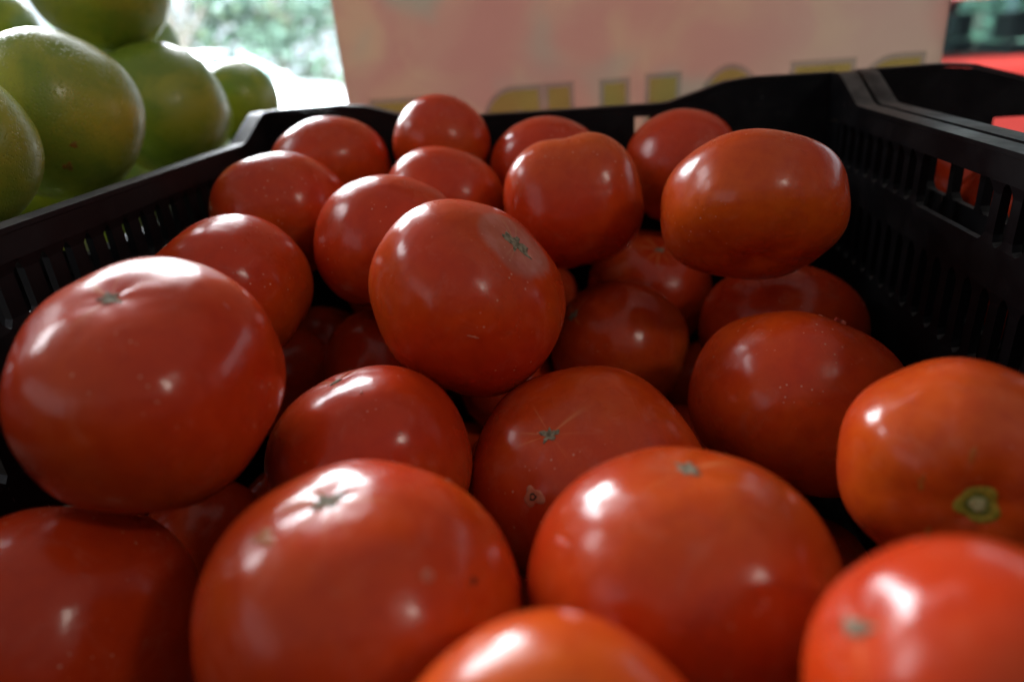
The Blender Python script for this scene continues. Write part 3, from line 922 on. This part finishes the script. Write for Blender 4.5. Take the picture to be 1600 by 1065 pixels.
def make_car(loc, rotz, paint, label):
    """hatchback, nose towards -x, 4.1 m long, origin at the middle on the ground"""
    root = empty('parked_car', loc)
    root.rotation_euler = (0, 0, rotz)
    body = [(-2.05, 0.30), (-2.08, 0.62), (-1.98, 0.84), (-1.55, 0.98), (-0.95, 1.06), (1.95, 1.08), (2.06, 0.92), (2.08, 0.40), (2.02, 0.28), (1.70, 0.26)]
    arch_r = arc(1.28, 0.32, 0.38, 0.38, -8, 188, 12)
    arch_f = arc(-1.28, 0.32, 0.38, 0.38, -8, 188, 12)
    bm = bmesh.new()
    bm_prism(bm, body + arch_r + [(0.85, 0.22), (-0.85, 0.22)] + arch_f + [(-1.72, 0.27)], 'y', -0.86, 0.86)
    link_mesh('body', bm_mesh('body', bm, 0.05, 3, 25), paint, root, True)
    # roof panel and pillars round the see-through windows
    bm = bmesh.new()
    v0 = [bm.verts.new((a, b_, 1.435)) for a, b_ in ((-0.40, -0.645), (1.64, -0.645), (1.64, 0.645), (-0.40, 0.645))]
    v1 = [bm.verts.new((a, b_, 1.50)) for a, b_ in ((-0.20, -0.56), (1.50, -0.56), (1.50, 0.56), (-0.20, 0.56))]
    for i in range(4):
        j = (i + 1) % 4
        bm.faces.new((v0[i], v0[j], v1[j], v1[i]))
    bm.faces.new(v1)
    bm.faces.new(v0[::-1])
    link_mesh('roof', bm_mesh('roof', bm, 0.02, 3, 20), paint, root, True)
    for s in (-1, 1):
        for xb, xt, w_ in ((-0.98, -0.34, 0.07), (0.37, 0.35, 0.05), (1.23, 1.19, 0.05), (1.90, 1.58, 0.09)):
            vs = []
            for x_, y_, z_ in ((xb, 0.80, 1.04), (xt, 0.625, 1.45)):
                vs += [(x_ - w_, s * y_, z_), (x_ + w_, s * y_, z_), (x_ + w_, s * (y_ - 0.05), z_), (x_ - w_, s * (y_ - 0.05), z_)]
            link_mesh('pillar', mesh_from('pillar', vs, [(0, 1, 5, 4), (1, 2, 6, 5), (2, 3, 7, 6), (3, 0, 4, 7), (4, 5, 6, 7), (3, 2, 1, 0)]), paint, root)
        for sx_ in (0.10, 1.00):
            bm = bmesh.new()
            bm_prism(bm, [(sx_ - 0.10, 0.60), (sx_ + 0.14, 0.60), (sx_ + 0.26, 1.14), (sx_ + 0.12, 1.14)], 'y', s * 0.38 - 0.23, s * 0.38 + 0.23)
            st = link_mesh('seat', bm_mesh('seat', bm, 0.03, 2), MAT['trim'], root)
            bm = bmesh.new()
            bm_box(bm, sx_ + 0.16, sx_ + 0.26, s * 0.38 - 0.13, s * 0.38 + 0.13, 1.16, 1.33)
            link_mesh('headrest', bm_mesh('headrest', bm, 0.03, 2), MAT['trim'], st)

    def side_pt(x, f, s):          # point on the sloping cabin side, f from belt (0) to roof (1)
        return (x, s * (0.80 - 0.18 * f + 0.012), 1.05 + 0.45 * f)
    for s in (-1, 1):
        for a0, a1, b0, b1 in ((-0.76, 0.32, -0.22, 0.30), (0.42, 1.18, 0.40, 1.14), (1.28, 1.78, 1.24, 1.50)):
            vs = [side_pt(a0, 0.08, s), side_pt(a1, 0.08, s), side_pt(b1, 0.86, s), side_pt(b0, 0.86, s)]
            vs2 = [(x, y - s * 0.03, z) for x, y, z in vs]
            me_ = mesh_from('side_window', vs + vs2, [(0, 1, 2, 3), (7, 6, 5, 4), (0, 4, 5, 1), (1, 5, 6, 2), (2, 6, 7, 3), (3, 7, 4, 0)])
            link_mesh('side_window', me_, MAT['glass'], root)
        for a0, a1 in ((-0.80, 0.36), (0.38, 1.24)):
            bm = bmesh.new()
            bm_box(bm, a0, a1, min(s * 0.845, s * 0.875), max(s * 0.845, s * 0.875), 0.36, 1.00)
            dr = link_mesh('door', bm_mesh('door', bm, 0.012), paint, root)
            bm = bmesh.new()
            bm_box(bm, a1 - 0.24, a1 - 0.06, min(s * 0.876, s * 0.90), max(s * 0.876, s * 0.90), 0.86, 0.89)
            link_mesh('handle', bm_mesh('handle', bm, 0.008), MAT['trim'], dr)
        bm = bmesh.new()
        bm_box(bm, -0.86, -0.70, min(s * 0.88, s * 1.02), max(s * 0.88, s * 1.02), 1.02, 1.15)
        link_mesh('mirror', bm_mesh('mirror', bm, 0.03, 3), paint, root, True)
        bm = bmesh.new()
        bm_box(bm, -2.085, -1.86, min(s * 0.50, s * 0.80), max(s * 0.50, s * 0.80), 0.66, 0.80)
        link_mesh('headlight', bm_mesh('headlight', bm, 0.03, 3), MAT['lamp'], root, True)
        bm = bmesh.new()
        bm_box(bm, 1.96, 2.095, min(s * 0.62, s * 0.82), max(s * 0.62, s * 0.82), 0.72, 0.98)
        link_mesh('tail_light', bm_mesh('tail_light', bm, 0.02, 2), MAT['red_lamp'], root, True)
        for wx in (-1.28, 1.28):
            w = empty('wheel')
            w.parent = root
            w.location = (wx, s * 0.75, 0.32)
            bm = bmesh.new()
            mtx = Matrix.Rotation(math.pi / 2, 4, 'X')
            bmesh.ops.create_cone(bm, cap_ends=True, segments=28, radius1=0.32, radius2=0.32, depth=0.20, matrix=mtx)
            link_mesh('tyre', bm_mesh('tyre', bm, 0.03, 3), MAT['tyre'], w, True)
            bm = bmesh.new()
            bmesh.ops.create_cone(bm, cap_ends=True, segments=24, radius1=0.20, radius2=0.20, depth=0.215, matrix=mtx)
            link_mesh('rim', bm_mesh('rim', bm, 0.015), MAT['rim'], w)
    # windscreen and rear window
    for nm, xa, za, xb, zb in (('windscreen', -0.93, 1.10, -0.36, 1.455), ('rear_window', 1.945, 1.10, 1.60, 1.455)):
        sg = -1 if nm == 'windscreen' else 1
        vs = [(xa + sg * 0.014, -0.70, za), (xa + sg * 0.014, 0.70, za), (xb + sg * 0.014, 0.58, zb), (xb + sg * 0.014, -0.58, zb)]
        vs2 = [(x - sg * 0.04, y, z) for x, y, z in vs]
        link_mesh(nm, mesh_from(nm, vs + vs2, [(0, 1, 2, 3), (7, 6, 5, 4), (0, 4, 5, 1), (1, 5, 6, 2), (2, 6, 7, 3), (3, 7, 4, 0)]), MAT['glass'], root)
    for nm, xa, xb in (('front_bumper', -2.13, -1.90), ('rear_bumper', 1.92, 2.13)):
        bm = bmesh.new()
        bm_box(bm, xa, xb, -0.84, 0.84, 0.32, 0.52)
        link_mesh(nm, bm_mesh(nm, bm, 0.05, 3), MAT['trim'], root, True)
    tag(root, label, 'car')
    return root


def paint(name, c):
    t_ = NT(name)
    t_.set(color=c, rough=0.3, coat=1.0, coat_rough=0.05)
    return t_.m


make_car((2.6, 5.9, 0), 0.0, paint('red_car_paint', (0.50, 0.050, 0.040)), 'red parked car across the street at the upper right edge')
make_car((-5.15, 9.4, 0), math.pi, paint('white_car_paint', (0.80, 0.80, 0.80)), 'overexposed white parked car behind the green oranges')

# ------------------------------------------------------------------ trees across the street
MAT['bark'] = plain('bark', (0.14, 0.12, 0.10), 0.9, 0, 0.5, 9)


def leaf_material(name, c1, c2):
    t_ = NT(name)
    nz_ = t_.noise(t_.obj(), 2.3, 3.0, 0.6)
    col_ = t_.mix(t_.ramp(nz_, 0.35, 0.65), c1, c2)
    t_.set(color=col_, rough=0.45, spec=0.5)
    tr_ = t_.n('ShaderNodeBsdfTranslucent')
    t_.put(tr_.inputs[0], col_)
    mx_ = t_.n('ShaderNodeMixShader')
    mx_.inputs[0].default_value = 0.4
    t_.t.links.new(t_.bsdf.outputs[0], mx_.inputs[1])
    t_.t.links.new(tr_.outputs[0], mx_.inputs[2])
    t_.t.links.new(mx_.outputs[0], t_.out.inputs[0])
    return t_.m


def make_tree(x, y, h, cr, seed, mat, label, zc=0.62, nclump=46, per=70, leaf=0.09):
    rg_ = random.Random(seed)
    root = empty('street_tree', (x, y, 0))
    bm = bmesh.new()

    def limb(a, b_, r0, r1, n=8):
        a, b_ = Vector(a), Vector(b_)
        q = (b_ - a).to_track_quat('Z', 'Y')
        r_a = [bm.verts.new(a + q @ Vector((r0 * math.cos(2 * math.pi * i / n), r0 * math.sin(2 * math.pi * i / n), 0))) for i in range(n)]
        r_b = [bm.verts.new(b_ + q @ Vector((r1 * math.cos(2 * math.pi * i / n), r1 * math.sin(2 * math.pi * i / n), 0))) for i in range(n)]
        for i in range(n):
            j = (i + 1) % n
            bm.faces.new((r_a[i], r_a[j], r_b[j], r_b[i]))
    k1 = (rg_.uniform(-.1, .1), rg_.uniform(-.1, .1), h * 0.35)
    limb((0, 0, 0), k1, 0.13, 0.10)
    tips = []
    for i in range(6):
        a = i * 1.05 + rg_.random()
        tip = (k1[0] + cr * 0.6 * math.cos(a), k1[1] + cr * 0.6 * math.sin(a), h * rg_.uniform(0.55, 0.85))
        limb(k1, tip, 0.07, 0.02)
        tips.append(tip)
    link_mesh('trunk', bm_mesh('trunk', bm), MAT['bark'], root)
    V, F = [], []
    for c_ in range(nclump):
        while True:
            q = Vector((rg_.uniform(-1, 1), rg_.uniform(-1, 1), rg_.uniform(-1, 1)))
            if 0.25 < q.length < 1:
                break
        cc = Vector((q.x * cr, q.y * cr, h * zc + q.z * h * (1 - zc)))
        cs_ = rg_.uniform(0.16, 0.36) * cr / 1.2
        for l_ in range(per):
            p_ = cc + Vector((rg_.gauss(0, cs_), rg_.gauss(0, cs_), rg_.gauss(0, cs_ * 0.7)))
            d1 = Vector((rg_.gauss(0, 1), rg_.gauss(0, 1), rg_.gauss(0, .6))).normalized()
            d2 = d1.cross(Vector((rg_.gauss(0, 1), rg_.gauss(0, 1), rg_.gauss(0, 1)))).normalized()
            s = leaf * rg_.uniform(0.6, 1.3)
            i0 = len(V)
            V += [p_ - d1 * s, p_ + d2 * s * 0.42, p_ + d1 * s, p_ - d2 * s * 0.42]
            F.append((i0, i0 + 1, i0 + 2, i0 + 3))
    link_mesh('crown', mesh_from('crown', V, F), mat, root)
    tag(root, label, 'tree', 'trees across the street')


LEAF1 = leaf_material('light_leaves', (0.14, 0.19, 0.11), (0.20, 0.26, 0.15))
LEAF2 = leaf_material('dark_leaves', (0.06, 0.10, 0.075), (0.09, 0.14, 0.10))
make_tree(-7.4, 13.4, 4.6, 1.7, 1, LEAF1, 'light green tree in the gap right beside the oranges', 0.55, 26, 50, 0.13)
make_tree(-6.0, 14.2, 4.8, 1.5, 2, LEAF2, 'dark green tree in the middle of the bright gap', 0.55, 34, 60, 0.13)
make_tree(-4.6, 15.0, 4.2, 1.2, 3, LEAF1, 'pale green tree beside the sign edge, in the bright gap', 0.55, 13, 50, 0.13)
make_tree(5.6, 11.5, 4.0, 1.7, 4, LEAF2, 'dark green tree behind the red parked car', 0.5, 40, 60, 0.12)
